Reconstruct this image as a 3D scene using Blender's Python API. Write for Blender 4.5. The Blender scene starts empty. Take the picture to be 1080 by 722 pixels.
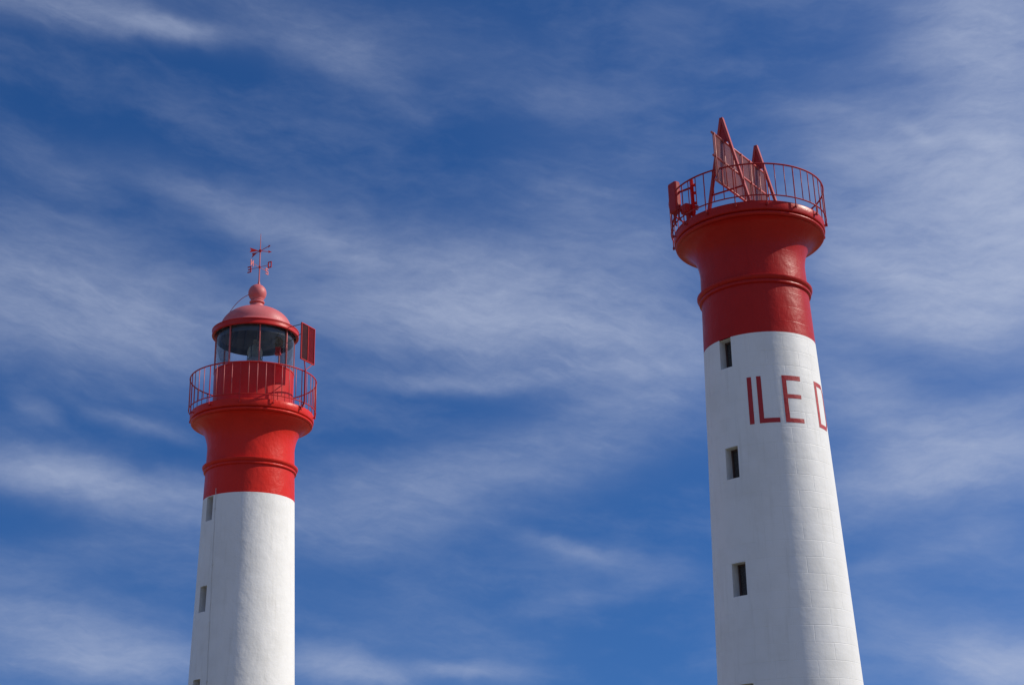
import bpy, bmesh, math, random
from math import sin, cos, pi, radians, degrees, hypot, asin, atan2
from mathutils import Vector, Matrix

random.seed(7)
sc = bpy.context.scene
col = sc.collection

# ------------------------------------------------------------------ camera
cam_d = bpy.data.cameras.new('camera')
cam = bpy.data.objects.new('camera', cam_d)
col.objects.link(cam)
cam.matrix_world = Matrix(((0.99964, 0.02673, 0.0, 0.0),
                           (0.0093, -0.34791, -0.93748, 0.0),
                           (-0.02506, 0.93715, -0.34804, 1.6),
                           (0, 0, 0, 1)))
cam_d.lens = 50.0
cam_d.sensor_width = 36.0
cam_d.clip_start = 0.1
cam_d.clip_end = 20000.0
sc.camera = cam

# ------------------------------------------------------------------ light
SUN_EL, SUN_AZ = 36.0, 86.0          # azimuth clockwise from +Y
SUN_DIR = Vector((sin(radians(SUN_AZ)) * cos(radians(SUN_EL)),
                  cos(radians(SUN_AZ)) * cos(radians(SUN_EL)), sin(radians(SUN_EL))))
sun_d = bpy.data.lights.new('sun', 'SUN')
sun_d.energy = 4.1
sun_d.angle = radians(0.53)
sun_d.color = (1.0, 0.93, 0.81)
sun = bpy.data.objects.new('sun', sun_d)
col.objects.link(sun)
sun.rotation_euler = SUN_DIR.to_track_quat('Z', 'Y').to_euler()
sun.location = (40, -10, 60)

sc.view_settings.view_transform = 'Standard'
sc.view_settings.look = 'None'
sc.view_settings.exposure = 0.0
sc.view_settings.gamma = 1.0
sc.view_settings.use_curve_mapping = False


# ------------------------------------------------------------------ node helper
class NT:
    def __init__(self, tree):
        self.t = tree

    def node(self, typ, **kw):
        n = self.t.nodes.new(typ)
        for k, v in kw.items():
            setattr(n, k, v)
        return n

    def put(self, sock, v):
        if isinstance(v, bpy.types.NodeSocket):
            self.t.links.new(v, sock)
        else:
            sock.default_value = v

    def math(self, op, a, b=None, c=None, clamp=False):
        n = self.node('ShaderNodeMath', operation=op, use_clamp=clamp)
        self.put(n.inputs[0], a)
        if b is not None:
            self.put(n.inputs[1], b)
        if c is not None:
            self.put(n.inputs[2], c)
        return n.outputs[0]

    def mapr(self, v, a, b, c=0.0, d=1.0, smooth=True):
        n = self.node('ShaderNodeMapRange')
        n.interpolation_type = 'SMOOTHSTEP' if smooth else 'LINEAR'
        self.put(n.inputs[0], v)
        for i, x in enumerate((a, b, c, d)):
            n.inputs[1 + i].default_value = x
        return n.outputs[0]

    def noise(self, vec, scale, detail=6.0, rough=0.55, dist=0.0, out=0):
        n = self.node('ShaderNodeTexNoise')
        self.put(n.inputs['Vector'], vec)
        n.inputs['Scale'].default_value = scale
        n.inputs['Detail'].default_value = detail
        n.inputs['Roughness'].default_value = rough
        n.inputs['Distortion'].default_value = dist
        return n.outputs[out]

    def xyz(self, x, y, z=0.0):
        n = self.node('ShaderNodeCombineXYZ')
        for i, v in enumerate((x, y, z)):
            self.put(n.inputs[i], v)
        return n.outputs[0]

    def sep(self, v):
        n = self.node('ShaderNodeSeparateXYZ')
        self.put(n.inputs[0], v)
        return n.outputs

    def vmath(self, op, a, b):
        n = self.node('ShaderNodeVectorMath', operation=op)
        self.put(n.inputs[0], a)
        if op == 'SCALE':
            self.put(n.inputs[3], b)
        else:
            self.put(n.inputs[1], b)
        return n.outputs[0]

    def mix(self, f, a, b, blend='MIX'):
        n = self.node('ShaderNodeMix', data_type='RGBA', blend_type=blend)
        self.put(n.inputs[0], f)
        self.put(n.inputs[6], a)
        self.put(n.inputs[7], b)
        return n.outputs[2]

    def bump(self, h, strength, dist, normal=None):
        n = self.node('ShaderNodeBump')
        n.inputs['Strength'].default_value = strength
        n.inputs['Distance'].default_value = dist
        self.put(n.inputs['Height'], h)
        if normal is not None:
            self.put(n.inputs['Normal'], normal)
        return n.outputs[0]


# ------------------------------------------------------------------ sky with cirrus
world = bpy.data.worlds.new('World')
sc.world = world
world.use_nodes = True
W = NT(world.node_tree)
bg = world.node_tree.nodes['Background']
bg.inputs['Strength'].default_value = 0.104
sky = W.node('ShaderNodeTexSky', sky_type='NISHITA', sun_disc=False)
sky.sun_elevation = radians(SUN_EL)
sky.sun_rotation = radians(SUN_AZ)
sky.ozone_density = 6.0
sky.air_density = 0.75
sky.dust_density = 0.3
# thin clear air: the pale band by the horizon is narrow, so look the sky up a little higher
_d = W.node('ShaderNodeTexCoord').outputs['Generated']
_x, _y, _z = W.sep(_d)
_el = W.math('ARCSINE', _z)
_el2 = W.math('ADD', W.math('MULTIPLY', _el, 0.66), radians(11.0))
_h = W.math('DIVIDE', W.math('COSINE', _el2), W.math('MAXIMUM', W.math('COSINE', _el), 0.001))
W.put(sky.inputs['Vector'], W.xyz(W.math('MULTIPLY', _x, _h), W.math('MULTIPLY', _y, _h), W.math('SINE', _el2)))
hs = W.node('ShaderNodeHueSaturation')
hs.inputs['Hue'].default_value = 0.507
hs.inputs['Saturation'].default_value = 1.19
hs.inputs['Value'].default_value = 1.0
W.put(hs.inputs['Color'], sky.outputs[0])
skycol = hs.outputs[0]

dirv = W.node('ShaderNodeTexCoord').outputs['Generated']
dx, dy, dz = W.sep(dirv)
az = W.math('MULTIPLY', W.math('ARCTAN2', dx, dy), 180 / pi)      # degrees, 0 = +Y
el = W.math('MULTIPLY', W.math('ARCSINE', dz), 180 / pi)
azc = W.math('MULTIPLY', az, W.math('COSINE', W.math('MULTIPLY', el, pi / 180)))
P = W.xyz(azc, el)
warp = W.noise(P, 0.16, 3.0, 0.5, out=1)
warp2 = W.noise(P, 0.8, 4.0, 0.55, out=1)
PW = W.vmath('ADD', P, W.vmath('SCALE', W.vmath('SUBTRACT', warp, (0.5, 0.5, 0.5)), 1.5))
PW = W.vmath('ADD', PW, W.vmath('SCALE', W.vmath('SUBTRACT', warp2, (0.5, 0.5, 0.5)), 0.45))
wu, wv, _ = W.sep(PW)

# cirrus banks: centre azimuth, centre elevation, slope, half length, half width (degrees), weight
BANKS = [(-20.72, 32.49, 2.67, 3.53, 0.76, 0.42), (-16.76, 32.19, -0.13, 2.89, 0.38, 0.3), (-15.54, 32.11, 9.57, 1.5, 0.27, 0.28),
         (-9.18, 32.6, -13.55, 3.69, 0.99, 0.22), (-6.66, 31.12, -24.56, 2.05, 0.61, 0.2), (1.31, 30.62, -23.97, 5.46, 1.53, 0.1),
         (-17.92, 21.6, -10.98, 5.35, 1.83, 0.55), (-17.87, 20.4, 2.77, 5.07, 1.15, 0.22), (-19.53, 26.51, -7.32, 2.11, 0.84, 0.12),
         (-14.78, 26.23, -11.29, 2.6, 0.46, 0.12), (-10.68, 25.16, -19.08, 3.96, 0.76, 0.24), (-4.49, 23.59, -14.81, 5.09, 0.99, 0.34),
         (-3.86, 21.63, -8.77, 4.42, 1.3, 0.45), (2.2, 20.74, -7.85, 6.3, 1.53, 0.62), (-2.25, 19.0, -2.6, 3.62, 0.34, 0.34),
         (4.8, 19.3, 2.03, 3.81, 0.38, 0.34), (4.64, 24.09, -28.65, 3.78, 2.29, 0.26), (-0.75, 23.99, -15.23, 3.92, 1.3, 0.14),
         (21.69, 30.07, -60.87, 3.26, 2.29, 0.75), (21.43, 22.93, -78.77, 3.46, 2.29, 0.9), (17.31, 26.47, -27.27, 3.55, 1.45, 0.48),
         (15.86, 23.09, -33.68, 3.59, 1.83, 0.55), (19.7, 23.02, -44.88, 3.43, 2.67, 0.55), (16.94, 20.99, -20.12, 3.44, 1.3, 0.42),
         (15.45, 22.41, -34.67, 1.82, 0.38, 0.3), (20.97, 26.27, -31.71, 1.02, 0.31, 0.4), (18.11, 27.21, -42.13, 0.85, 0.23, 0.3),
         (17.18, 19.92, -3.36, 3.7, 0.61, 0.3), (14.75, 16.9, -31.34, 2.37, 0.99, 0.42), (17.69, 14.28, 2.23, 3.87, 1.15, 0.85),
         (19.07, 16.12, 7.58, 2.85, 0.61, 0.3), (-19.14, 15.04, -5.0, 2.78, 0.69, 0.62), (-15.38, 14.37, -8.2, 2.99, 0.76, 0.45),
         (-19.47, 17.17, -14.91, 0.82, 0.31, 0.22), (-15.4, 16.99, -11.54, 1.76, 0.27, 0.26), (-7.87, 13.91, 7.11, 5.24, 1.3, 0.3),
         (0.71, 15.65, 15.09, 5.55, 1.3, 0.36), (5.15, 18.08, 8.98, 2.71, 0.76, 0.22), (-17.73, 11.76, 10.23, 3.8, 0.92, 0.12),
         (-17.15, 8.66, -7.3, 4.19, 1.3, 0.42), (-15.19, 7.66, -1.39, 2.62, 0.61, 0.5), (-6.88, 7.46, -8.69, 2.05, 0.46, 0.75),
         (-2.13, 7.35, -4.41, 1.95, 0.31, 0.45), (1.8, 12.09, -16.52, 1.85, 0.27, 0.26), (4.36, 11.44, -9.46, 2.26, 0.46, 0.24),
         (3.17, 10.27, 9.83, 2.69, 0.38, 0.12), (16.39, 7.19, -30.05, 3.33, 1.15, 0.28), (18.58, 6.47, -7.51, 1.83, 0.84, 0.85),
         (-5.79, 12.32, 10.99, 2.86, 0.53, 0.08), (-4.09, 8.78, -10.14, 4.53, 1.53, 0.12), (16.6, 11.13, 3.46, 2.47, 0.53, 0.14)]
total = None
for bu, bv, ba, bl, bw, wt in BANKS:
    bu *= cos(radians(bv))
    c, s = cos(radians(ba)), sin(radians(ba))
    ou = W.math('SUBTRACT', wu, bu)
    ov = W.math('SUBTRACT', wv, bv)
    a_ = W.math('ADD', W.math('MULTIPLY', ou, c / (bl * 1.1)), W.math('MULTIPLY', ov, s / (bl * 1.1)))
    b_ = W.math('ADD', W.math('MULTIPLY', ou, -s / (bw * 1.15)), W.math('MULTIPLY', ov, c / (bw * 1.15)))
    q = W.math('ADD', W.math('POWER', W.math('ABSOLUTE', a_), 2.6), W.math('POWER', W.math('ABSOLUTE', b_), 2.0))
    g = W.math('MULTIPLY', W.math('EXPONENT', W.math('MULTIPLY', q, -1.0)), wt)
    total = g if total is None else W.math('ADD', total, g)
# fibres drawn out along the wind
def fibre(angle, su, sv, scale, detail, rough, dist=0.0):
    c, s = cos(radians(angle)), sin(radians(angle))
    fu = W.math('ADD', W.math('MULTIPLY', wu, c * su), W.math('MULTIPLY', wv, s * su))
    fv = W.math('ADD', W.math('MULTIPLY', wu, -s * sv), W.math('MULTIPLY', wv, c * sv))
    return W.noise(W.xyz(fu, fv, angle * 0.37), scale, detail, rough, dist)
f1 = fibre(-9, 0.17, 1.0, 0.8, 12.0, 0.60)
f2 = fibre(-24, 0.17, 1.0, 1.2, 12.0, 0.64)
f3 = fibre(-6, 0.40, 0.9, 0.34, 8.0, 0.6)
f4 = fibre(8, 0.20, 1.0, 1.0, 12.0, 0.62)
feather = W.noise(W.vmath('MULTIPLY', PW, (0.40, 1.0, 1.0)), 1.9, 12.0, 0.68)
blend = W.mapr(W.noise(P, 0.11, 2.0, 0.5), 0.42, 0.58)
fd = W.math('ADD', W.math('MULTIPLY', f2, W.math('SUBTRACT', 1.0, blend)), W.math('MULTIPLY', f4, blend))
fib = W.math('ADD', W.math('MULTIPLY', f1, 0.55), W.math('MULTIPLY', fd, 0.45))
fibm = W.mapr(fib, 0.34, 0.66, 0.60, 1.28, smooth=False)
fea = W.mapr(feather, 0.32, 0.70, 0.80, 1.24, smooth=False)
f5 = fibre(-14, 0.10, 1.0, 2.2, 7.0, 0.58)
f6 = fibre(-30, 0.12, 1.0, 2.8, 7.0, 0.6)
fila = W.math('ADD', W.math('MULTIPLY', W.mapr(f5, 0.50, 0.72), 0.75), W.math('MULTIPLY', W.math('MULTIPLY', W.mapr(f6, 0.52, 0.74), 0.75), W.math('SUBTRACT', 1.0, blend)))
fea = W.math('MULTIPLY', fea, W.math('ADD', 0.97, W.math('MULTIPLY', fila, 0.22)))
veil = W.mapr(f3, 0.40, 0.72, 0.0, 0.15)
veil = W.math('ADD', veil, W.mapr(az, 6.0, 22.0, 0.0, 0.10))
veil = W.math('MULTIPLY', veil, W.mapr(fib, 0.32, 0.68, 0.4, 1.4, smooth=False))
dens = W.math('ADD', W.math('MULTIPLY', W.math('MULTIPLY', total, fibm), fea), veil)
# the rest of the sky, away from the towers, carries the same kind of cirrus
side = W.mapr(W.math('ABSOLUTE', az), 22.0, 48.0)
top = W.mapr(el, 36.0, 55.0)
rest = W.math('MAXIMUM', side, top)
fbm = W.noise(W.vmath('MULTIPLY', dirv, (1.0, 1.6, 2.4)), 2.6, 8.0, 0.6, 0.3)
dens = W.math('ADD', dens, W.math('MULTIPLY', rest, W.mapr(fbm, 0.36, 0.72, 0.0, 0.95)))
dens = W.math('MULTIPLY', W.math('SUBTRACT', 1.0, W.math('EXPONENT', W.math('MULTIPLY', dens, -0.95))), 0.95)
dens = W.math('MULTIPLY', dens, W.mapr(el, -1.0, 3.0))
skyout = W.mix(dens, skycol, (4.4, 5.0, 6.6, 1.0))
W.put(bg.inputs['Color'], skyout)


# ------------------------------------------------------------------ materials
def new_mat(name):
    m = bpy.data.materials.new(name)
    m.use_nodes = True
    n = NT(m.node_tree)
    return m, n, m.node_tree.nodes['Principled BSDF'], m.node_tree.nodes['Material Output']


def masonry_paint(name, base, dirty, rough, course, trowel, spec=0.4, stain=0.5, mott=0.35, fine=0.45):
    """Paint over stone or render; UV = (arc metres, height metres)."""
    m, n, b, out = new_mat(name)
    uv = n.node('ShaderNodeTexCoord').outputs['UV']
    u, v, _ = n.sep(uv)
    ob = n.node('ShaderNodeTexCoord').outputs['Object']
    big = n.noise(ob, 0.9, 5.0, 0.6)
    streak = n.noise(n.xyz(n.math('MULTIPLY', u, 5.0), n.math('MULTIPLY', v, 0.35)), 1.3, 7.0, 0.62)
    spots = n.noise(ob, 14.0, 5.0, 0.7)
    f = n.math('ADD', n.math('MULTIPLY', n.mapr(streak, 0.5, 0.78), stain), n.math('MULTIPLY', n.mapr(big, 0.42, 0.72), mott), clamp=True)
    f = n.math('ADD', f, n.math('MULTIPLY', n.mapr(spots, 0.66, 0.8), 0.18), clamp=True)
    c = n.mix(f, base, dirty)
    n.put(b.inputs['Base Color'], c)
    n.put(b.inputs['Roughness'], n.mapr(big, 0.3, 0.7, rough - 0.06, rough + 0.1))
    b.inputs['Specular IOR Level'].default_value = spec
    nor = None
    if course:
        # ashlar courses 0.418 m high; each block laid a little out of true
        wob = n.noise(n.xyz(u, v), 1.6, 3.0, 0.5, out=1)
        uvw = n.vmath('ADD', n.xyz(u, n.math('ADD', v, 0.128)), n.vmath('SCALE', n.vmath('SUBTRACT', wob, (0.5, 0.5, 0.5)), 0.035))
        br = n.node('ShaderNodeTexBrick', offset=0.5, offset_frequency=2, squash=1.0)
        n.put(br.inputs['Vector'], uvw)
        br.inputs['Color1'].default_value = (0, 0, 0, 1)
        br.inputs['Color2'].default_value = (1, 1, 1, 1)
        br.inputs['Mortar'].default_value = (0.5, 0.5, 0.5, 1)
        br.inputs['Scale'].default_value = 1.0
        br.inputs['Mortar Size'].default_value = 0.012
        br.inputs['Mortar Smooth'].default_value = 0.75
        br.inputs['Brick Width'].default_value = 0.93
        br.inputs['Row Height'].default_value = 0.418
        fade = n.mapr(n.noise(n.xyz(u, v), 1.1, 3.0, 0.5), 0.36, 0.62, 0.25, 1.0)
        groove = n.math('MULTIPLY', n.math('MULTIPLY', br.outputs['Fac'], -1.0), fade)
        nor = n.bump(groove, 0.46 * course, 0.010)
        tilt = n.noise(n.xyz(n.math('MULTIPLY', u, 1.1), n.math('MULTIPLY', v, 2.39)), 1.0, 2.0, 0.5)
        hgt = n.math('ADD', br.outputs['Color'], n.math('MULTIPLY', tilt, 2.0))
        nor = n.bump(tilt, 0.16 * course, 0.06, nor)
    t1 = n.noise(n.xyz(n.math('MULTIPLY', u, 1.25), n.math('MULTIPLY', v, 1.0)), 2.6, 6.0, 0.58, 0.2)
    t2 = n.noise(n.xyz(n.math('MULTIPLY', u, 0.8), n.math('MULTIPLY', v, 1.8)), 9.0, 5.0, 0.6, 0.4)
    nor = n.bump(t1, 0.5 * trowel, 0.10, nor)
    nor = n.bump(t2, fine * trowel, 0.028, nor)
    n.put(b.inputs['Normal'], nor)
    return m


def metal_paint(name, base, faded, rough=0.36, spec=0.14, fade=0.5, grain=0.15):
    m, n, b, out = new_mat(name)
    ob = n.node('ShaderNodeTexCoord').outputs['Object']
    a = n.noise(ob, 2.2, 5.0, 0.6)
    g = n.noise(ob, 22.0, 4.0, 0.65)
    f = n.math('MULTIPLY', n.mapr(a, 0.32, 0.72), fade)
    f = n.math('ADD', f, n.math('MULTIPLY', n.mapr(g, 0.6, 0.78), 0.2), clamp=True)
    n.put(b.inputs['Base Color'], n.mix(f, base, faded))
    n.put(b.inputs['Roughness'], n.mapr(g, 0.3, 0.7, rough - 0.07, rough + 0.1))
    b.inputs['Specular IOR Level'].default_value = spec
    n.put(b.inputs['Normal'], n.bump(g, grain, 0.01))
    return m


M_WHITE_STONE = masonry_paint('white_masonry_paint', (0.805, 0.805, 0.79, 1), (0.64, 0.635, 0.60, 1), 0.55, 1.0, 0.16, 0.3, 0.5, 0.35)
M_WHITE_RENDER = masonry_paint('white_render_paint', (0.825, 0.82, 0.80, 1), (0.65, 0.64, 0.60, 1), 0.6, 0.0, 0.36, 0.25, 0.5, 0.35, 0.3)
M_RED_STONE = masonry_paint('crimson_masonry_paint', (0.46, 0.018, 0.014, 1), (0.36, 0.014, 0.012, 1), 0.33, 0.6, 0.36, 0.15, 0.45, 0.5, 0.15)
M_RED_RENDER = masonry_paint('scarlet_render_paint', (0.68, 0.029, 0.019, 1), (0.53, 0.021, 0.015, 1), 0.34, 0.0, 0.5, 0.14, 0.4, 0.5, 0.2)
M_RED_METAL = metal_paint('scarlet_metal_paint', (0.52, 0.024, 0.022, 1), (0.50, 0.05, 0.045, 1))
M_CRIMSON_METAL = metal_paint('crimson_metal_paint', (0.38, 0.02, 0.024, 1), (0.38, 0.055, 0.055, 1))
M_FADED_LIT = metal_paint('faded_and_sunlit_red_paint', (0.56, 0.11, 0.115, 1), (0.58, 0.17, 0.17, 1), 0.5, 0.4, 0.8)  # faded paint on roof and finial; sunlight put into colour on letters N, S
M_PALE_RED = metal_paint('pale_red_bar_paint', (0.52, 0.09, 0.085, 1), (0.56, 0.16, 0.15, 1), 0.45, 0.45, 0.8)
M_LIT_CRIMSON = metal_paint('sunlit_crimson_paint', (0.44, 0.05, 0.05, 1), (0.48, 0.10, 0.10, 1))  # crimson made paler: sunlight on the A-frame legs is put into the colour
M_BRIGHT_RED = metal_paint('bright_red_paint', (0.62, 0.01, 0.012, 1), (0.55, 0.012, 0.014, 1), 0.35)
M_LETTER = masonry_paint('red_lettering_paint', (0.42, 0.022, 0.026, 1), (0.46, 0.06, 0.06, 1), 0.5, 0.0, 0.4, 0.35, 0.5, 0.5)
M_STONE = metal_paint('weathered_reveal_plaster', (0.78, 0.78, 0.76, 1), (0.64, 0.64, 0.61, 1), 0.8, 0.2, 0.9, 0.4)
M_DARK_PANE = metal_paint('dark_window_pane', (0.045, 0.042, 0.042, 1), (0.07, 0.06, 0.058, 1), 0.22, 0.5, 0.5, 0.05)
M_WOOD = metal_paint('brown_window_frame', (0.085, 0.05, 0.045, 1), (0.11, 0.07, 0.06, 1), 0.6, 0.3)
M_DARK = metal_paint('dark_lantern_metal', (0.03, 0.042, 0.05, 1), (0.055, 0.07, 0.08, 1), 0.35, 0.5, 0.7, 0.1)
M_GREY = metal_paint('grey_lamp_metal', (0.22, 0.24, 0.25, 1), (0.33, 0.34, 0.33, 1), 0.35, 0.5)
M_CABLE = metal_paint('painted_cable', (0.70, 0.69, 0.66, 1), (0.52, 0.51, 0.47, 1), 0.6, 0.3)
M_BLACK = metal_paint('black_rubber', (0.02, 0.02, 0.02, 1), (0.03, 0.03, 0.03, 1), 0.5)


def glass_mat(name, tint, gloss, haze_amt=0.0, haze_col=(0.7, 0.75, 0.8, 1)):
    m, n, b, out = new_mat(name)
    m.node_tree.nodes.remove(b)
    tr = n.node('ShaderNodeBsdfTransparent')
    tr.inputs[0].default_value = tint
    gl = n.node('ShaderNodeBsdfGlossy')
    gl.inputs['Roughness'].default_value = 0.03
    gl.inputs[0].default_value = (0.9, 0.95, 1.0, 1)
    fr = n.node('ShaderNodeFresnel')
    fr.inputs[0].default_value = 1.45
    mx = n.node('ShaderNodeMixShader')
    n.put(mx.inputs[0], n.math('MULTIPLY', fr.outputs[0], gloss, clamp=True))
    n.put(mx.inputs[1], tr.outputs[0])
    n.put(mx.inputs[2], gl.outputs[0])
    last = mx.outputs[0]
    if haze_amt:
        ob = n.node('ShaderNodeTexCoord').outputs['Object']
        d = n.node('ShaderNodeBsdfDiffuse')
        d.inputs[0].default_value = haze_col
        t = n.node('ShaderNodeBsdfTranslucent')
        t.inputs[0].default_value = haze_col
        dm = n.node('ShaderNodeMixShader')
        dm.inputs[0].default_value = 0.5
        n.put(dm.inputs[1], d.outputs[0])
        n.put(dm.inputs[2], t.outputs[0])
        m2 = n.node('ShaderNodeMixShader')
        n.put(m2.inputs[0], n.mapr(n.noise(ob, 3.0, 4.0, 0.6), 0.3, 0.7, haze_amt * 0.75, haze_amt * 1.25))
        n.put(m2.inputs[1], last)
        n.put(m2.inputs[2], dm.outputs[0])
        last = m2.outputs[0]
    n.put(out.inputs[0], last)
    return m


M_GLASS = glass_mat('lantern_pane_glass', (0.97, 0.98, 0.985, 1), 0.75, 0.05)
M_OPTIC = glass_mat('lens_prism_glass', (0.55, 0.63, 0.62, 1), 2.5, 0.42, (0.62, 0.70, 0.67, 1))
M_RED_GLASS = glass_mat('red_filter_glass', (0.86, 0.010, 0.012, 1), 0.5, 0.26, (0.42, 0.06, 0.06, 1))
M_DARK_RED_GLASS = glass_mat('dark_red_filter_glass', (0.16, 0.012, 0.014, 1), 0.5, 0.5, (0.20, 0.07, 0.07, 1))
M_MESH = glass_mat('faded_screen_sheet', (0.64, 0.42, 0.45, 1), 0.4, 0.48, (0.46, 0.23, 0.23, 1))


# ------------------------------------------------------------------ mesh helpers
def tag(o, label=None, cat=None, group=None, kind=None):
    if label:
        o['label'] = label
    if cat:
        o['category'] = cat
    if group:
        o['group'] = group
    if kind:
        o['kind'] = kind
    return o


def thing(name, label, cat, loc=(0, 0, 0), group=None):
    o = bpy.data.objects.new(name, None)
    o.empty_display_size = 0.5
    o.location = loc
    col.objects.link(o)
    return tag(o, label, cat, group)


class MB:
    """Collects shapes into one bmesh."""
    def __init__(self):
        self.bm = bmesh.new()
        self.uv = self.bm.loops.layers.uv.new('UVMap')

    def box(self, c, size, rot=None, bevel=0.0):
        t = bmesh.new()
        bmesh.ops.create_cube(t, size=1.0)
        bmesh.ops.scale(t, vec=size, verts=t.verts)
        if bevel:
            bmesh.ops.bevel(t, geom=list(t.edges), offset=bevel, segments=2, affect='EDGES', profile=0.5)
        mat = Matrix.Translation(Vector(c)) @ (rot.to_4x4() if rot is not None else Matrix.Identity(4))
        bmesh.ops.transform(t, matrix=mat, verts=t.verts)
        self._add(t)

    def _add(self, t):
        me = bpy.data.meshes.new('tmp')
        t.to_mesh(me)
        t.free()
        self.bm.from_mesh(me)
        bpy.data.meshes.remove(me)

    def tube(self, pts, r, seg=8, closed=False, cap=True):
        pts = [Vector(p) for p in pts]
        n = len(pts)
        rings = []
        prev = None
        for i, p in enumerate(pts):
            if closed:
                d = pts[(i + 1) % n] - pts[i - 1]
            else:
                d = pts[min(i + 1, n - 1)] - pts[max(i - 1, 0)]
            d.normalize()
            up = Vector((0, 0, 1)) if abs(d.z) < 0.9 else Vector((1, 0, 0))
            if prev is not None:
                up = prev
            x = d.cross(up)
            if x.length < 1e-6:
                x = d.cross(Vector((0, 1, 0)))
            x.normalize()
            y = x.cross(d)
            y.normalize()
            prev = y
            rr = r[i] if isinstance(r, (list, tuple)) else r
            rings.append([self.bm.verts.new(p + x * rr * cos(2 * pi * k / seg) + y * rr * sin(2 * pi * k / seg)) for k in range(seg)])
        m = n if closed else n - 1
        for i in range(m):
            a, b = rings[i], rings[(i + 1) % n]
            for k in range(seg):
                f = self.bm.faces.new((a[k], a[(k + 1) % seg], b[(k + 1) % seg], b[k]))
                f.smooth = True
        if cap and not closed:
            self.bm.faces.new(list(reversed(rings[0])))
            self.bm.faces.new(rings[-1])

    def ring(self, r, z, rad, n=96, seg=8):
        self.tube([(r * cos(2 * pi * i / n), r * sin(2 * pi * i / n), z) for i in range(n)], rad, seg, closed=True)

    def lathe(self, prof, n=160, closed=False, sharp=35.0):
        """prof: list of (r, z) going up the outside; UV = (arc metres, z)."""
        P = list(prof)
        rows = []
        for r, z in P:
            if r < 1e-5:
                rows.append([self.bm.verts.new((0, 0, z))] * n)
            else:
                rows.append([self.bm.verts.new((r * cos(2 * pi * k / n), r * sin(2 * pi * k / n), z)) for k in range(n)])
        m = len(P) if closed else len(P) - 1
        for i in range(m):
            j = (i + 1) % len(P)
            for k in range(n):
                vs = [rows[i][k], rows[i][(k + 1) % n], rows[j][(k + 1) % n], rows[j][k]]
                uvs = [(k, P[i][1]), (k + 1, P[i][1]), (k + 1, P[j][1]), (k, P[j][1])]
                out, ouv = [], []
                for v, q in zip(vs, uvs):
                    if v not in out:
                        out.append(v)
                        ouv.append(q)
                if len(out) < 3:
                    continue
                f = self.bm.faces.new(out)
                f.smooth = True
                for l, q in zip(f.loops, ouv):
                    l[self.uv].uv = (q[0] * 2 * pi / n * 1.6, q[1])

    def poly(self, pts, thick=0.0, normal=None):
        """flat outline (3-D points) given thickness along normal."""
        pts = [Vector(p) for p in pts]
        if normal is None:
            normal = (pts[1] - pts[0]).cross(pts[2] - pts[0]).normalized()
        off = normal * (thick / 2)
        a = [self.bm.verts.new(p + off) for p in pts]
        b = [self.bm.verts.new(p - off) for p in pts]
        self.bm.faces.new(a)
        self.bm.faces.new(list(reversed(b)))
        n = len(pts)
        for i in range(n):
            self.bm.faces.new((a[i], b[i], b[(i + 1) % n], a[(i + 1) % n]))

    def quad(self, pts, smooth=False):
        f = self.bm.faces.new([self.bm.verts.new(p) for p in pts])
        f.smooth = smooth
        return f

    def mesh(self, name, mat, recalc=True, sharp=38.0):
        if recalc:
            bmesh.ops.recalc_face_normals(self.bm, faces=self.bm.faces)
        for e in self.bm.edges:
            if len(e.link_faces) == 2 and e.calc_face_angle(0.0) > radians(sharp):
                e.smooth = False
        me = bpy.data.meshes.new(name)
        self.bm.to_mesh(me)
        self.bm.free()
        for m in (mat if isinstance(mat, (list, tuple)) else [mat]):
            me.materials.append(m)
        return me

    def build(self, name, mat, parent=None, recalc=True, loc=None, rot=None):
        o = bpy.data.objects.new(name, self.mesh(name, mat, recalc))
        col.objects.link(o)
        if parent is not None:
            o.parent = parent
        if loc is not None:
            o.location = loc
        if rot is not None:
            o.rotation_euler = rot
        return o


def inst(name, me, parent, loc, rz=0.0):
    o = bpy.data.objects.new(name, me)
    col.objects.link(o)
    o.parent = parent
    o.location = loc
    o.rotation_euler = (0, 0, rz)
    return o


# ------------------------------------------------------------------ ground
g, n, b, out = new_mat('dry_coastal_grass')
ob = n.node('ShaderNodeTexCoord').outputs['Object']
n1 = n.noise(ob, 0.12, 6.0, 0.6)
n2 = n.noise(ob, 3.5, 6.0, 0.7)
n.put(b.inputs['Base Color'], n.mix(n.mapr(n1, 0.42, 0.6), n.mix(n2, (0.12, 0.115, 0.06, 1), (0.18, 0.165, 0.09, 1)), n.mix(n2, (0.24, 0.21, 0.16, 1), (0.32, 0.285, 0.22, 1))))
b.inputs['Roughness'].default_value = 0.95
n.put(b.inputs['Normal'], n.bump(n2, 0.6, 0.08))
mb = MB()
mb.quad([(-6000, -6000, 0), (6000, -6000, 0), (6000, 6000, 0), (-6000, 6000, 0)])
tag(mb.build('ground', g, recalc=False), kind='structure')


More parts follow.
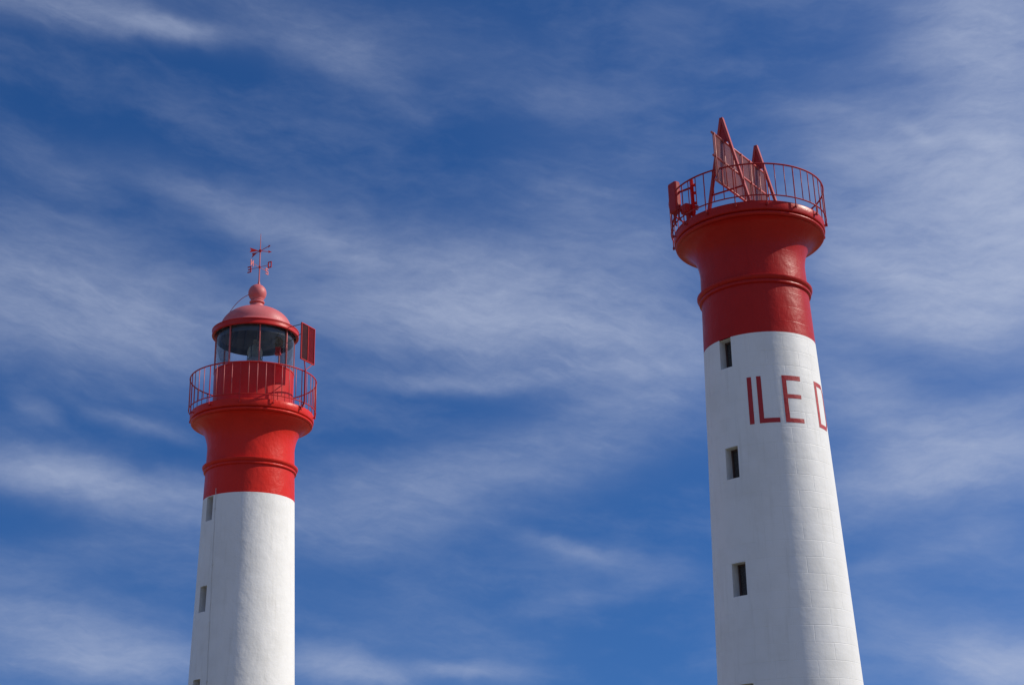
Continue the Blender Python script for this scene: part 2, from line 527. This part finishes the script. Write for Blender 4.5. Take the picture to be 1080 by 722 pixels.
# ------------------------------------------------------------------ lighthouses
def shaft_mesh(name, rfun, z1, wa, wh, rows, mat):
    """Tapered wall from the ground to z1 with real window openings.
    wa: window azimuth (deg), wh: half angle (deg), rows: (bottom, top) of each window."""
    mb = MB()
    bm = mb.bm
    angs = [i * 2.5 for i in range(144)]
    e0, e1 = (wa - wh) % 360, (wa + wh) % 360
    angs = [a for a in angs if min(abs(a - e0), abs(a - e1)) > 0.9]
    angs = sorted(angs + [e0, e1])
    zs = [i * 0.24 for i in range(int(z1 / 0.24) + 1)] + [z1]
    for w in rows:
        zs = [z for z in zs if min(abs(z - w[0]), abs(z - w[1])) > 0.06]
        zs += [w[0], w[1]]
    zs = sorted([z for z in zs if z < z1 - 0.02] + [z1])
    grid = [[bm.verts.new((rfun(z) * cos(radians(a)), rfun(z) * sin(radians(a)), z)) for a in angs] for z in zs]
    na = len(angs)
    for i in range(len(zs) - 1):
        for k in range(na):
            a0, a1 = angs[k], angs[(k + 1) % na]
            if a1 < a0:
                a1 += 360
            am, zm = (a0 + a1) / 2, (zs[i] + zs[i + 1]) / 2
            if e0 < am < e1 and any(w[0] < zm < w[1] for w in rows):
                continue
            f = bm.faces.new((grid[i][k], grid[i][(k + 1) % na], grid[i + 1][(k + 1) % na], grid[i + 1][k]))
            f.smooth = True
            for l, (aa, zz) in zip(f.loops, ((a0, zs[i]), (a1, zs[i]), (a1, zs[i + 1]), (a0, zs[i + 1]))):
                l[mb.uv].uv = (radians(aa) * 1.6, zz)
    return mb


def window(parent, rfun, wa, wh, zb, zt, depth=0.30):
    """Splayed recess let into the wall, with a framed dark pane at the back."""
    ca, sa = cos(radians(wa)), sin(radians(wa))
    rad = Vector((ca, sa, 0))
    tan = Vector((-sa, ca, 0))
    mb = MB()
    def rim(z, sgn):
        a = radians(wa + sgn * wh)
        return Vector((rfun(z) * cos(a), rfun(z) * sin(a), z))
    A = [rim(zb, -1), rim(zb, 1), rim(zt, 1), rim(zt, -1)]
    B = [p - rad * depth for p in A]
    for p in B:                                   # make the back plane flat
        pass
    for i in range(4):
        j = (i + 1) % 4
        mb.quad([A[j], A[i], B[i], B[j]])
    o = mb.build('window', M_STONE, parent, recalc=False)
    hw = (rim(zb, 1) - rim(zb, -1)).length / 2
    rb = min(p.dot(rad) for p in B) + 0.04
    rot = Matrix((tan, rad, Vector((0, 0, 1)))).transposed()
    zc, h = (zb + zt) / 2, (zt - zb)
    c = rad * rb + Vector((0, 0, zc))
    mf = MB()
    t = 0.045
    for s in (-1, 1):
        mf.box(c + tan * s * (hw - t / 2), (t, 0.05, h), rot, 0.006)
        mf.box(c + Vector((0, 0, s * (h / 2 - t / 2))), (2 * hw - 2 * t, 0.046, t), rot, 0.006)
    mf.build('frame', M_WOOD, o)
    mp = MB()
    mp.box(c - rad * 0.01, (2 * hw - 0.01, 0.012, h - 0.01), rot)
    mp.build('pane', M_DARK_PANE, o)
    return o


def wedge(mb, r0, r1, a, half, z0, z1):
    pass


def gallery_parts(root, zb, r_b, rn, zs, wall_m, metal_m, moulding_z):
    """Red drum, string course, cove and slab. zb paint edge, zs underside of slab."""
    mb = MB()
    prof = []
    z = zb
    z_n = zs - 1.02
    k = 14
    for i in range(k + 1):
        t = i / k
        zz = zb + (z_n - zb) * t
        prof.append((r_b + (rn - r_b) * t, zz))
    for i in range(1, 25):
        t = i / 24 * (pi / 2)
        prof.append((rn + (1.975 - rn) * (1 - cos(t)), z_n + 0.90 * sin(t)))
    mb.lathe(prof, 180)
    mb.build('red_drum', wall_m, root)
    # string course: half-round bead with a fillet
    mm = MB()
    r0 = r_b + (rn - r_b) * (moulding_z - zb) / (z_n - zb) - 0.03
    pr = [(r0, moulding_z - 0.125), (r0 + 0.06, moulding_z - 0.12), (r0 + 0.090, moulding_z - 0.105), (r0 + 0.098, moulding_z - 0.075),
          (r0 + 0.088, moulding_z - 0.05), (r0 + 0.070, moulding_z - 0.042), (r0 + 0.072, moulding_z - 0.022), (r0 + 0.105, moulding_z - 0.005),
          (r0 + 0.132, moulding_z + 0.02), (r0 + 0.146, moulding_z + 0.055), (r0 + 0.146, moulding_z + 0.085), (r0 + 0.135, moulding_z + 0.095), (r0, moulding_z + 0.10)]
    mm.lathe(pr, 180, closed=True)
    mm.build('string_course', wall_m, root)
    ms = MB()
    zt = zs + 0.27
    pr = [(0.9, zs - 0.115), (1.96, zs - 0.115), (1.985, zs - 0.10)]
    for i in range(9):
        a = -pi / 2 + pi * i / 8
        pr.append((1.995 + 0.055 * cos(a), zs - 0.05 + 0.05 * sin(a)))
    pr += [(1.985, zs + 0.004), (2.03, zs + 0.012), (2.072, zs + 0.03), (2.08, zs + 0.05), (2.08, zt - 0.025), (2.068, zt), (0.9, zt)]
    ms.lathe(pr, 180, closed=True)
    ms.build('gallery_slab', wall_m, root)
    return zt


def railing(root, zt, z_bot, z_top, n_bars, post_step, phase, to_cam, metal_m, bar_m, gap=None):
    r = 2.14
    mb = MB()
    mb.ring(r, z_top, 0.024, 128, 8)
    rail = mb.build('railing', metal_m, root)
    m2 = MB()
    m2.ring(r, z_bot, 0.019, 128, 8)
    m2.build('bottom_rail', metal_m, rail)
    m3 = MB()
    m3.tube([(0, 0, z_bot), (0, 0, z_top)], 0.0125, 6)
    bar = m3.mesh('baluster', bar_m)
    m4 = MB()
    m4.tube([(0, 0, zt - 0.17), (0, 0, z_top)], 0.0155, 8)
    m4.tube([(0.012, 0, zt - 0.12), (-0.075, 0, zt - 0.12)], 0.022, 8)
    m4.box((0.0, 0, zt - 0.12), (0.05, 0.055, 0.075), None, 0.008)
    post = m4.mesh('rail_post', metal_m)
    for i in range(n_bars):
        a = radians(to_cam + phase + i * 360.0 / n_bars)
        p = (r * cos(a), r * sin(a), 0)
        if i % post_step == 0:
            inst('rail_post', post, rail, p, a)
        else:
            inst('baluster', bar, rail, p, a)
    return rail


# ---- right tower: screen tower with lettering
RX, RY, R_CAM = 6.6856, 36.2144, -100.46
rR = lambda z: 1.494 + 0.0325 * (14.65 - z)
tr = thing('lighthouse', 'taller white masonry lighthouse lettered ILE D, with open red gallery and no lantern', 'lighthouse', (RX, RY, 0))
winR = [(13.78, 14.585), (10.79, 11.62), (7.80, 8.63), (4.85, 5.68), (1.9, 2.7)]
shaft_mesh('tower_shaft', rR, 14.605, -136.3, 7.2, winR, M_WHITE_STONE).build('tower_shaft', M_WHITE_STONE, tr)
for zb_, zt_ in winR[:4]:
    window(tr, rR, -136.3, 7.2, zb_, zt_)
for zb_, zt_ in winR[4:]:
    window(tr, rR, -136.3, 7.2, zb_, zt_)
ztR = gallery_parts(tr, 14.605, 1.4955, 1.43, 17.84, M_RED_STONE, M_CRIMSON_METAL, 16.13)
railing(tr, ztR, 18.235, 19.165, 48, 3, -7.5, R_CAM, M_CRIMSON_METAL, M_CRIMSON_METAL)

# painted letters, sheets 3 mm proud of the wall
ml = MB()
def letter_quad(a0, a1, z0, z1, s0=0.0, s1=0.0):
    k = max(1, int(abs(a1 - a0) / 2.0))
    for i in range(k):
        b0, b1 = a0 + (a1 - a0) * i / k, a0 + (a1 - a0) * (i + 1) / k
        pts, uvs = [], []
        for a, z in ((b0, z0), (b1, z0), (b1, z1), (b0, z1)):
            t = radians(a)
            r = rR(z) + 0.004
            pts.append((r * cos(t), r * sin(t), z))
            uvs.append((t * 1.6, z))
        f = ml.quad(pts, True)
        for l, q in zip(f.loops, uvs):
            l[ml.uv].uv = q
T0, T1, ST = 12.11, 13.385, 4.4
letter_quad(-115.2, -115.2 + ST, T0, T1)
letter_quad(-106.0, -106.0 + ST, T0, T1)
letter_quad(-106.0 + ST, -87.0, T0, T0 + 0.125)
letter_quad(-81.7, -81.7 + ST, T0, T1)
letter_quad(-81.7 + ST, -61.8, T1 - 0.13, T1)
letter_quad(-81.7 + ST, -62.8, 12.765, 12.875)
letter_quad(-81.7 + ST, -62.6, T0, T0 + 0.115)
letter_quad(-42.1, -42.1 + ST, T0 - 0.01, T1 - 0.02)
def letter_bar(pts):
    out, uvs = [], []
    for a, z in pts:
        t = radians(a); r = rR(z) + 0.004
        out.append((r * cos(t), r * sin(t), z)); uvs.append((t * 1.6, z))
    f = ml.quad(out, True)
    for l, q in zip(f.loops, uvs):
        l[ml.uv].uv = q
for i in range(6):
    a0, a1 = -37.7 + i * 2.2, -37.7 + (i + 1) * 2.2
    letter_quad(a0, a1, T1 - 0.14, T1 - 0.02)
    letter_quad(a0, a1, T0 - 0.01, T0 + 0.105)
aE = -37.7 + 13.2
letter_bar([(aE, T1 - 0.14), (aE + 2.2, T1 - 0.27), (aE + 6.6, T1 - 0.22), (aE, T1 - 0.02)])
letter_bar([(aE, T0 - 0.01), (aE + 6.6, T0 + 0.19), (aE + 2.2, T0 + 0.235), (aE, T0 + 0.105)])
letter_bar([(aE + 2.2, T0 + 0.235), (aE + 6.6, T0 + 0.19), (aE + 6.6, T1 - 0.22), (aE + 2.2, T1 - 0.27)])
ml.build('painted_lettering', M_LETTER, tr, recalc=False)

# ---- left tower: lantern tower
LX, LY, L_CAM = -8.9322, 46.3464, -79.09
rL = lambda z: 1.507 + 0.0280 * (13.37 - z)
tl = thing('lighthouse', 'white rendered lighthouse topped by a red glazed lantern room and domed roof', 'lighthouse', (LX, LY, 0))
winL = [(12.52, 13.325), (9.55, 10.38), (6.62, 7.45), (3.68, 4.50)]
shaft_mesh('tower_shaft', rL, 13.345, -135.6, 6.9, winL, M_WHITE_RENDER).build('tower_shaft', M_WHITE_RENDER, tl)
for zb_, zt_ in winL:
    window(tl, rL, -135.6, 6.9, zb_, zt_)
ztL = gallery_parts(tl, 13.345, 1.5077, 1.455, 16.09, M_RED_RENDER, M_RED_METAL, 14.42)
railing(tl, ztL, ztL + 0.13, 17.60, 48, 4, -12.0, L_CAM, M_RED_METAL, M_PALE_RED)

# lightning conductor down the wall
mc = MB()
pts = []
for i in range(60):
    z = 13.55 - i * 0.23
    a = radians(-124.3 + (13.4 - z) * 1.0 + 0.25 * sin(i * 1.3))
    r = rL(z) + 0.012
    if z > 0.1:
        pts.append((r * cos(a), r * sin(a), z))
mc.tube(pts, 0.008, 6)
for i in range(3, 55, 8):
    p = pts[i]
    mc.box(p, (0.04, 0.04, 0.06), None, 0.006)
mc.build('conductor_cable', M_CABLE, tl)

# lantern: drum wall, panes, bars, roof
ZD = 17.885
md = MB()
md.lathe([(1.36, ztL), (1.36, ZD - 0.05), (1.375, ZD - 0.045), (1.375, ZD), (1.27, ZD), (1.27, ztL)], 128)
drum = md.build('lantern_drum', M_RED_METAL, tl)
for i in range(8):
    mseam = MB()
    a = radians(L_CAM + 28 + i * 45)
    mseam.box((1.362 * cos(a), 1.362 * sin(a), (ztL + ZD) / 2 - 0.02), (0.012, 0.045, ZD - ztL - 0.12), Matrix.Rotation(a, 3, 'Z'), 0.004)
    mseam.build('cover_strip', M_RED_METAL, drum)
mfl = MB()
mfl.lathe([(0.0, ZD - 0.10), (1.26, ZD - 0.10)], 64)
mfl.build('lantern_floor', M_GREY, drum)
mg = MB()
mg.lathe([(1.335, ZD), (1.335, 19.28)], 128)
mg.build('lantern_glass', M_GLASS, tl)
for i in range(8):
    a = radians(L_CAM + 6 + i * 45)
    mbar = MB()
    mbar.box((1.352 * cos(a), 1.352 * sin(a), (ZD + 19.27) / 2), (0.05, 0.04, 19.27 - ZD), Matrix.Rotation(a, 3, 'Z'), 0.006)
    mbar.build('glazing_bar', M_PALE_RED, tl)
# roof
mr = MB()
prof = [(1.47, 19.425), (1.40, 19.44), (1.31, 19.475), (1.235, 19.53)]
for i in range(1, 19):
    ang = i / 18 * (pi / 2) * 0.895
    prof.append((1.215 * cos(ang), 19.55 + 0.79 * sin(ang)))
mr.lathe(prof, 128)
roof = mr.build('roof', M_FADED_LIT, tl)
mrim = MB()
mrim.lathe([(1.40, 19.225), (1.47, 19.215), (1.49, 19.225), (1.495, 19.25), (1.485, 19.265), (1.485, 19.38), (1.50, 19.395), (1.50, 19.42), (1.48, 19.432), (1.40, 19.41)], 128, closed=True)
mrim.build('eave_rim', M_RED_METAL, roof)
mso = MB()                                   # dark ribbed lining of the dome
for i in range(24):
    for (ra, za), (rb2, zb2) in zip([(1.40, 19.235), (1.27, 19.40), (1.17, 19.56), (1.08, 19.84), (0.86, 20.08), (0.50, 20.25)],
                                    [(1.27, 19.40), (1.17, 19.56), (1.08, 19.84), (0.86, 20.08), (0.50, 20.25), (0.02, 20.30)]):
        a0, a1 = 2 * pi * i / 24, 2 * pi * (i + 1) / 24
        mso.quad([(ra * cos(a0), ra * sin(a0), za), (ra * cos(a1), ra * sin(a1), za), (rb2 * cos(a1), rb2 * sin(a1), zb2), (rb2 * cos(a0), rb2 * sin(a0), zb2)])
bmesh.ops.remove_doubles(mso.bm, verts=mso.bm.verts, dist=0.0005)
mso.build('dome_lining', M_DARK, roof)
for i in range(16):
    a = 2 * pi * (i + 0.3) / 16
    mrb = MB()
    mrb.tube([(1.30 * cos(a), 1.30 * sin(a), 19.30), (1.15 * cos(a), 1.15 * sin(a), 19.56), (1.05 * cos(a), 1.05 * sin(a), 19.82), (0.82 * cos(a), 0.82 * sin(a), 20.06), (0.4 * cos(a), 0.4 * sin(a), 20.24)], 0.018, 6)
    mrb.build('dome_rib', M_GREY if i % 4 == 0 else M_DARK, roof)
mba = MB()
mba.lathe([(1.30, 19.02), (1.315, 19.02), (1.315, 19.228), (1.30, 19.228)], 96, closed=True)
mba.build('blind_band', M_DARK, roof)
# finial: collar and ball
mfin = MB()
pf = [(0.30, 20.32), (0.245, 20.40), (0.235, 20.46), (0.20, 20.49), (0.235, 20.505), (0.265, 20.535), (0.265, 20.57), (0.235, 20.595), (0.20, 20.61), (0.22, 20.63)]
for i in range(15):
    a = -0.78 + (pi / 2 + 0.78) * i / 14
    pf.append((max(0.318 * cos(a), 0.0), 20.91 + 0.325 * sin(a)))
mfin.lathe(pf, 48)
mfin.build('finial', M_FADED_LIT, roof)
# earth wire from the finial to the eave
mw = MB()
A0 = Vector((-0.26, -0.10, 20.83)); A1 = Vector((-1.36, 0.10, 19.50))
pts = []
for i in range(17):
    t = i / 16
    p = A0.lerp(A1, t)
    p.z += 0.30 * sin(pi * t) * (1 - 0.25 * t)
    pts.append(p)
mw.tube(pts, 0.011, 6)
mw.build('earth_wire', M_PALE_RED, roof)

# ---- lens in the lantern
lens = thing('lighthouse_lens', 'glass lens on a grey pedestal inside the glazed lantern room', 'lens', (LX, LY, ZD - 0.10))
m = MB()
m.lathe([(0.26, 0), (0.26, 0.06), (0.20, 0.10), (0.19, 0.26), (0.26, 0.34), (0.29, 0.42), (0.29, 0.58), (0.25, 0.66), (0.0, 0.66)], 48)
m.build('pedestal', M_GREY, lens)
m = MB()
pr = [(0.10, 0.665), (0.20, 0.67)]
for i in range(11):
    z = 0.68 + i * 0.036
    rr = 0.20 + 0.045 * sin(pi * i / 10)
    pr += [(rr, z), (rr + 0.018, z + 0.016)]
pr += [(0.20, 1.08), (0.08, 1.085)]
m.lathe(pr, 48)
m.build('lens_drum', M_OPTIC, lens)
for i in range(6):
    a = 2 * pi * i / 6 + 0.2
    m = MB()
    m.tube([(0.255 * cos(a), 0.255 * sin(a), 0.66), (0.255 * cos(a), 0.255 * sin(a), 1.10)], 0.014, 6)
    m.build('lens_frame_bar', M_DARK, lens)
m = MB()
m.tube([(0, 0, 0.67), (0, 0, 0.82), (0, 0, 0.84), (0, 0, 0.98)], [0.05, 0.05, 0.075, 0.06], 12)
m.build('lamp_bulb', M_GREY, lens)
m = MB()
m.lathe([(0.06, 1.09), (0.11, 1.10), (0.11, 1.16), (0.05, 1.20), (0.05, 1.26), (0.09, 1.28), (0.09, 1.36), (0.0, 1.37)], 32)
m.box((0.10, 0, 1.25), (0.07, 0.10, 0.14), None, 0.01)
m.build('lamp_head', M_GREY, lens)

# ---- red shade hanging in the lantern
rb_ = thing('lamp_shade_box', 'small dark red box hanging inside the lantern, right of the lens', 'box', (LX + 0.78, LY + 0.10, 18.62))
m = MB(); m.box((0, 0, 0.17), (0.17, 0.17, 0.20), None, 0.01); m.box((0, 0, 0.03), (0.20, 0.20, 0.07), None, 0.012)
m.build('body', M_RED_METAL, rb_)
m = MB(); m.box((0, 0, 0.335), (0.18, 0.18, 0.12), None, 0.012); m.tube([(0, 0, 0.39), (0, 0, 0.64)], 0.014, 8)
m.build('cap', M_BLACK, rb_)

# ---- weather vane on the finial
vane = thing('weather_vane', 'red weather vane with compass letters standing on the lantern ball', 'weather vane', (LX + 0.04, LY, 21.23))
m = MB()
m.tube([(0, 0, 0.0), (0, 0, 0.12)], [0.055, 0.03], 10)
m.tube([(0, 0, 0.1), (0, 0, 1.3), (0, 0, 1.98)], [0.026, 0.02, 0.008], 8)
m.build('pole', M_FADED_LIT, vane)
def arm_dir(x, y):
    return Vector((x, y, 0)).normalized()
zu, zl = 22.54 - 21.23, 21.91 - 21.23
m = MB()
m.box((0, 0, zu), (0.085, 0.085, 0.10), None, 0.02)
m.build('hub', M_RED_METAL, vane)
for (ax, ay, back, fwd, dz) in ((0.93, 0.28, 0.29, 0.33, 0.0), (0.70, -0.72, 0.44, 0.56, 0.0)):
    d = arm_dir(ax, ay)
    m = MB()
    m.tube([Vector((0, 0, zu)) - d * back, Vector((0, 0, zu)) + d * fwd], 0.012, 6)
    q = Vector((0, 0, zu))
    up = Vector((0, 0, 1))
    tip = q + d * (fwd + 0.08)
    m.poly([tip, tip - d * 0.13 + up * 0.05, tip - d * 0.10, tip - d * 0.13 - up * 0.05], 0.014)
    tl_ = q - d * back
    m.poly([tl_ + d * 0.26, tl_ + up * 0.07, tl_ - d * 0.08 + up * 0.085, tl_ - d * 0.03, tl_ - d * 0.08 - up * 0.085, tl_ - up * 0.07], 0.014)
    m.build('arrow', M_RED_METAL, vane)
m = MB()
m.box((0, 0, zl), (0.07, 0.07, 0.08), None, 0.015)
m.build('cross_hub', M_RED_METAL, vane)
GL = {'E': [((0, 0), (0, 1)), ((0, 0), (1, 0)), ((0, .5), (.8, .5)), ((0, 1), (1, 1))],
      'N': [((0, 0), (0, 1)), ((0, 1), (1, 0)), ((1, 0), (1, 1))],
      'S': [((0, 0), (1, 0)), ((1, 0), (1, .5)), ((1, .5), (0, .5)), ((0, .5), (0, 1)), ((0, 1), (1, 1))],
      'O': [((0, 0), (0, 1)), ((0, 0), (1, 0)), ((1, 0), (1, 1)), ((0, 1), (1, 1))]}
for ch, ax, ay, mat_ in (('E', -0.90, 0.44, M_RED_METAL), ('O', 0.90, -0.44, M_RED_METAL), ('N', -0.44, -0.90, M_FADED_LIT), ('S', 0.44, 0.90, M_FADED_LIT)):  # N and S paler than E and O: their sunlit sides are painted in
    d = arm_dir(ax, ay)
    m = MB()
    q = Vector((0, 0, zl))
    m.tube([q, q + d * 0.39], 0.009, 6)
    o = q + d * 0.38 + Vector((0, 0, -0.10))
    for (u0, v0), (u1, v1) in GL[ch]:
        p0 = o + d * u0 * 0.12 + Vector((0, 0, v0 * 0.20))
        p1 = o + d * u1 * 0.12 + Vector((0, 0, v1 * 0.20))
        e = (p1 - p0); L = e.length; e.normalize()
        side = e.cross(Vector((d.y, -d.x, 0))).normalized()
        m.poly([p0 - e * .018 + side * .02, p1 + e * .018 + side * .02, p1 + e * .018 - side * .02, p0 - e * .018 - side * .02], 0.018 + 0.002 * random.random())
    m.build('compass_letter', mat_, vane)

# ---- red filter panel on the lantern gallery
C = Vector((LX, LY, 0))
Pa, Pb = Vector((-7.13, 45.04, 0)), Vector((-6.79, 45.74, 0))
pz0, pz1 = 17.94, 19.26
pd = (Pb - Pa); PL = pd.length; pd.normalize()
pn = Vector((pd.y, -pd.x, 0))
base = Vector((-7.0, 45.26, 0))
sp = thing('filter_panel', 'two-leaf dark red screen on a bent post at the right of the lantern gallery', 'screen', (base.x, base.y, ztL))
def loc(p, z):
    return Vector((p.x - base.x, p.y - base.y, z - ztL))
mid = (Pa + Pb) / 2
prot = Matrix((pd, pn, Vector((0, 0, 1)))).transposed()
m = MB()
tk = 0.03
for s in (0, 0.5, 1):
    p = Pa.lerp(Pb, s)
    m.box(loc(p, (pz0 + pz1) / 2), (tk, 0.05, pz1 - pz0), prot, 0.005)
for z in (pz0, pz1):
    for s in (0.25, 0.75):
        m.box(loc(Pa.lerp(Pb, s), z + (tk / 2 if z == pz0 else -tk / 2)), (PL / 2 - tk, 0.048, tk), prot, 0.005)
m.build('frame', M_RED_METAL, sp)
for s, mm_ in ((0.25, M_DARK_RED_GLASS), (0.75, M_RED_GLASS)):
    m = MB()
    m.box(loc(Pa.lerp(Pb, s), (pz0 + pz1) / 2), (PL / 2 - tk, 0.012, pz1 - pz0 - 2 * tk), prot)
    m.build('filter_glass', mm_, sp)
m = MB()
yk = loc(base, 17.60)
m.tube([(-0.28, 0.22, -0.10), (-0.12, 0.1, -0.08), (-0.03, 0, 0.06), (0, 0, 0.14), (0, 0, 0.5), yk], 0.030, 10)
m.tube([yk, loc(Pa.lerp(Pb, 0.28), pz0 + 0.02)], 0.020, 8)
m.tube([yk, loc(Pa.lerp(Pb, 0.92), pz0 + 0.02)], 0.016, 8)
m.box((-0.27, 0.21, -0.10), (0.10, 0.10, 0.12), None, 0.008)
m.build('post', M_CRIMSON_METAL, sp)
for zz, q in ((19.20, Pa.lerp(Pb, 0.02)), (18.88, Pa.lerp(Pb, 0.05))):
    end = Vector((LX + 1.36 * 0.93, LY - 1.36 * 0.36, 0)) if zz < 19.0 else Vector((LX + 1.45 * 0.86, LY - 1.45 * 0.51, 0))
    m = MB()
    m.tube([loc(q, zz), loc(end, zz if zz < 19.0 else 19.30)], 0.013, 6)
    m.build('stay_rod', M_DARK, sp)

# ---- sector screen on the right tower: two A-frames, three rails, bars, sheets
F = Vector((RX, RY, ztR))
h_ap = 2.80
A1 = Vector((-0.755, -1.59, 0)); A2 = Vector((0.445, 0.07, 0))
dd = (A2 - A1).normalized()
nn = Vector((dd.y, -dd.x, 0))
ss = thing('sector_screen', 'red screen of bars and sheets on two pointed A-frames over the lettered tower', 'screen', F)
Z = Vector((0, 0, 1))
for A in (A1, A2):
    m = MB()
    half = 0.63
    top = A + Z * h_ap
    for s in (-1, 1):
        foot = A + nn * s * half + Z * 0.0
        e = (top - foot).normalized()
        side = dd
        rotm = Matrix((nn * (e.z) - Z * e.dot(nn), side, e)).transposed()
        L = (top - foot).length
        m.box(foot.lerp(top, 0.492), (0.075, 0.10, L * 0.985), rotm, 0.008)
        m.box(foot + Z * 0.012, (0.2, 0.2, 0.02), None, 0.004)
    fr = m.build('a_frame', M_LIT_CRIMSON, ss)
    m = MB()
    zg = 2.0
    w = half * (h_ap - zg) / h_ap
    m.poly([A + Z * (h_ap - 0.03), A + nn * w + Z * zg, A - nn * w + Z * zg], 0.04, dd.copy())
    m.build('gusset_plate', M_CRIMSON_METAL, fr)
    m = MB()
    zc = 0.55
    w = half * (h_ap - zc) / h_ap
    m.tube([A - nn * w + Z * zc, A + nn * w + Z * zc], 0.026, 8)
    m.build('cross_tie', M_CRIMSON_METAL, fr)
s0, s1 = -0.68, 2.55
for zr in (0.62, 1.35, 2.04):
    m = MB()
    m.tube([A1 + dd * s0 + Z * zr, A1 + dd * s1 + Z * zr], 0.033, 8)
    m.build('screen_rail', M_PALE_RED, ss)
for k in range(7):
    s = -0.60 + k * 0.52
    m = MB()
    m.tube([A1 + dd * s + nn * 0.045 + Z * 0.62, A1 + dd * s + nn * 0.045 + Z * 2.04], 0.016, 6)
    m.build('screen_bar', M_PALE_RED, ss)
for (za, zb2) in ((0.66, 1.31), (1.39, 2.00)):
    m = MB()
    p0, p1 = A1 + dd * (s0 + 0.05), A1 + dd * (s1 - 0.05)
    m.poly([p0 + Z * za, p1 + Z * za, p1 + Z * zb2, p0 + Z * zb2], 0.010, nn.copy())
    m.build('screen_sheet', M_MESH, ss)

# ---- equipment at the left of the right gallery
def pol(phi, r, z=0.0):
    a = radians(R_CAM + phi)
    return Vector((r * cos(a), r * sin(a), z))
eq = thing('antenna_box', 'rounded red equipment box on a bracket at the left of the open gallery', 'equipment box', F)
p = pol(-66, 2.12)
rz = radians(R_CAM - 67)
m = MB()
m.box(p + Z * 0.90, (0.20, 0.34, 0.92), Matrix.Rotation(rz + 0.35, 3, 'Z'), 0.055)
m.build('housing', M_CRIMSON_METAL, eq)
q = pol(-51, 1.84)
m = MB()
m.box(q + Z * 0.64, (0.075, 0.11, 1.28), Matrix.Rotation(rz, 3, 'Z'), 0.008)
m.box(q + Z * 0.012, (0.24, 0.24, 0.024), None, 0.005)
for zz in (0.55, 0.86, 1.1):
    m.box(q + Z * zz + Vector((0.07, 0.02, 0)), (0.09, 0.09, 0.06), None, 0.01)
m.build('mast', M_BRIGHT_RED, eq)
for zz in (1.02, 0.45):
    m = MB()
    m.tube([p + Z * zz, q + Z * zz], 0.032, 8)
    m.build('bracket', M_CRIMSON_METAL, eq)
m = MB()
c0 = pol(-56, 1.90)
m.box(c0 + Z * 0.40, (0.36, 0.28, 0.28), Matrix.Rotation(rz + 0.3, 3, 'Z'), 0.05)
m.tube([c0 + Z * 0.0, c0 + Z * 0.30], 0.07, 12)
m.tube([c0 + Vector((0.1, -0.05, 0.46)), c0 + Vector((0.26, -0.1, 0.40))], 0.07, 12)
m.build('junction_box', M_RED_METAL, eq)
for k in range(3):
    m = MB()
    s = pol(-66 + 4 * k, 2.10, 0.42)
    t = pol(-74 + 9 * k, 2.13, 0.02)
    mid_ = (s + t) / 2 + pol(-66, 0.12) + Z * -0.05
    pts = []
    for i in range(13):
        u = i / 12
        pts.append(s * (1 - u) ** 2 + mid_ * 2 * u * (1 - u) + t * u * u)
    m.tube(pts, 0.022, 8)
    m.build('cable', M_CRIMSON_METAL, eq)
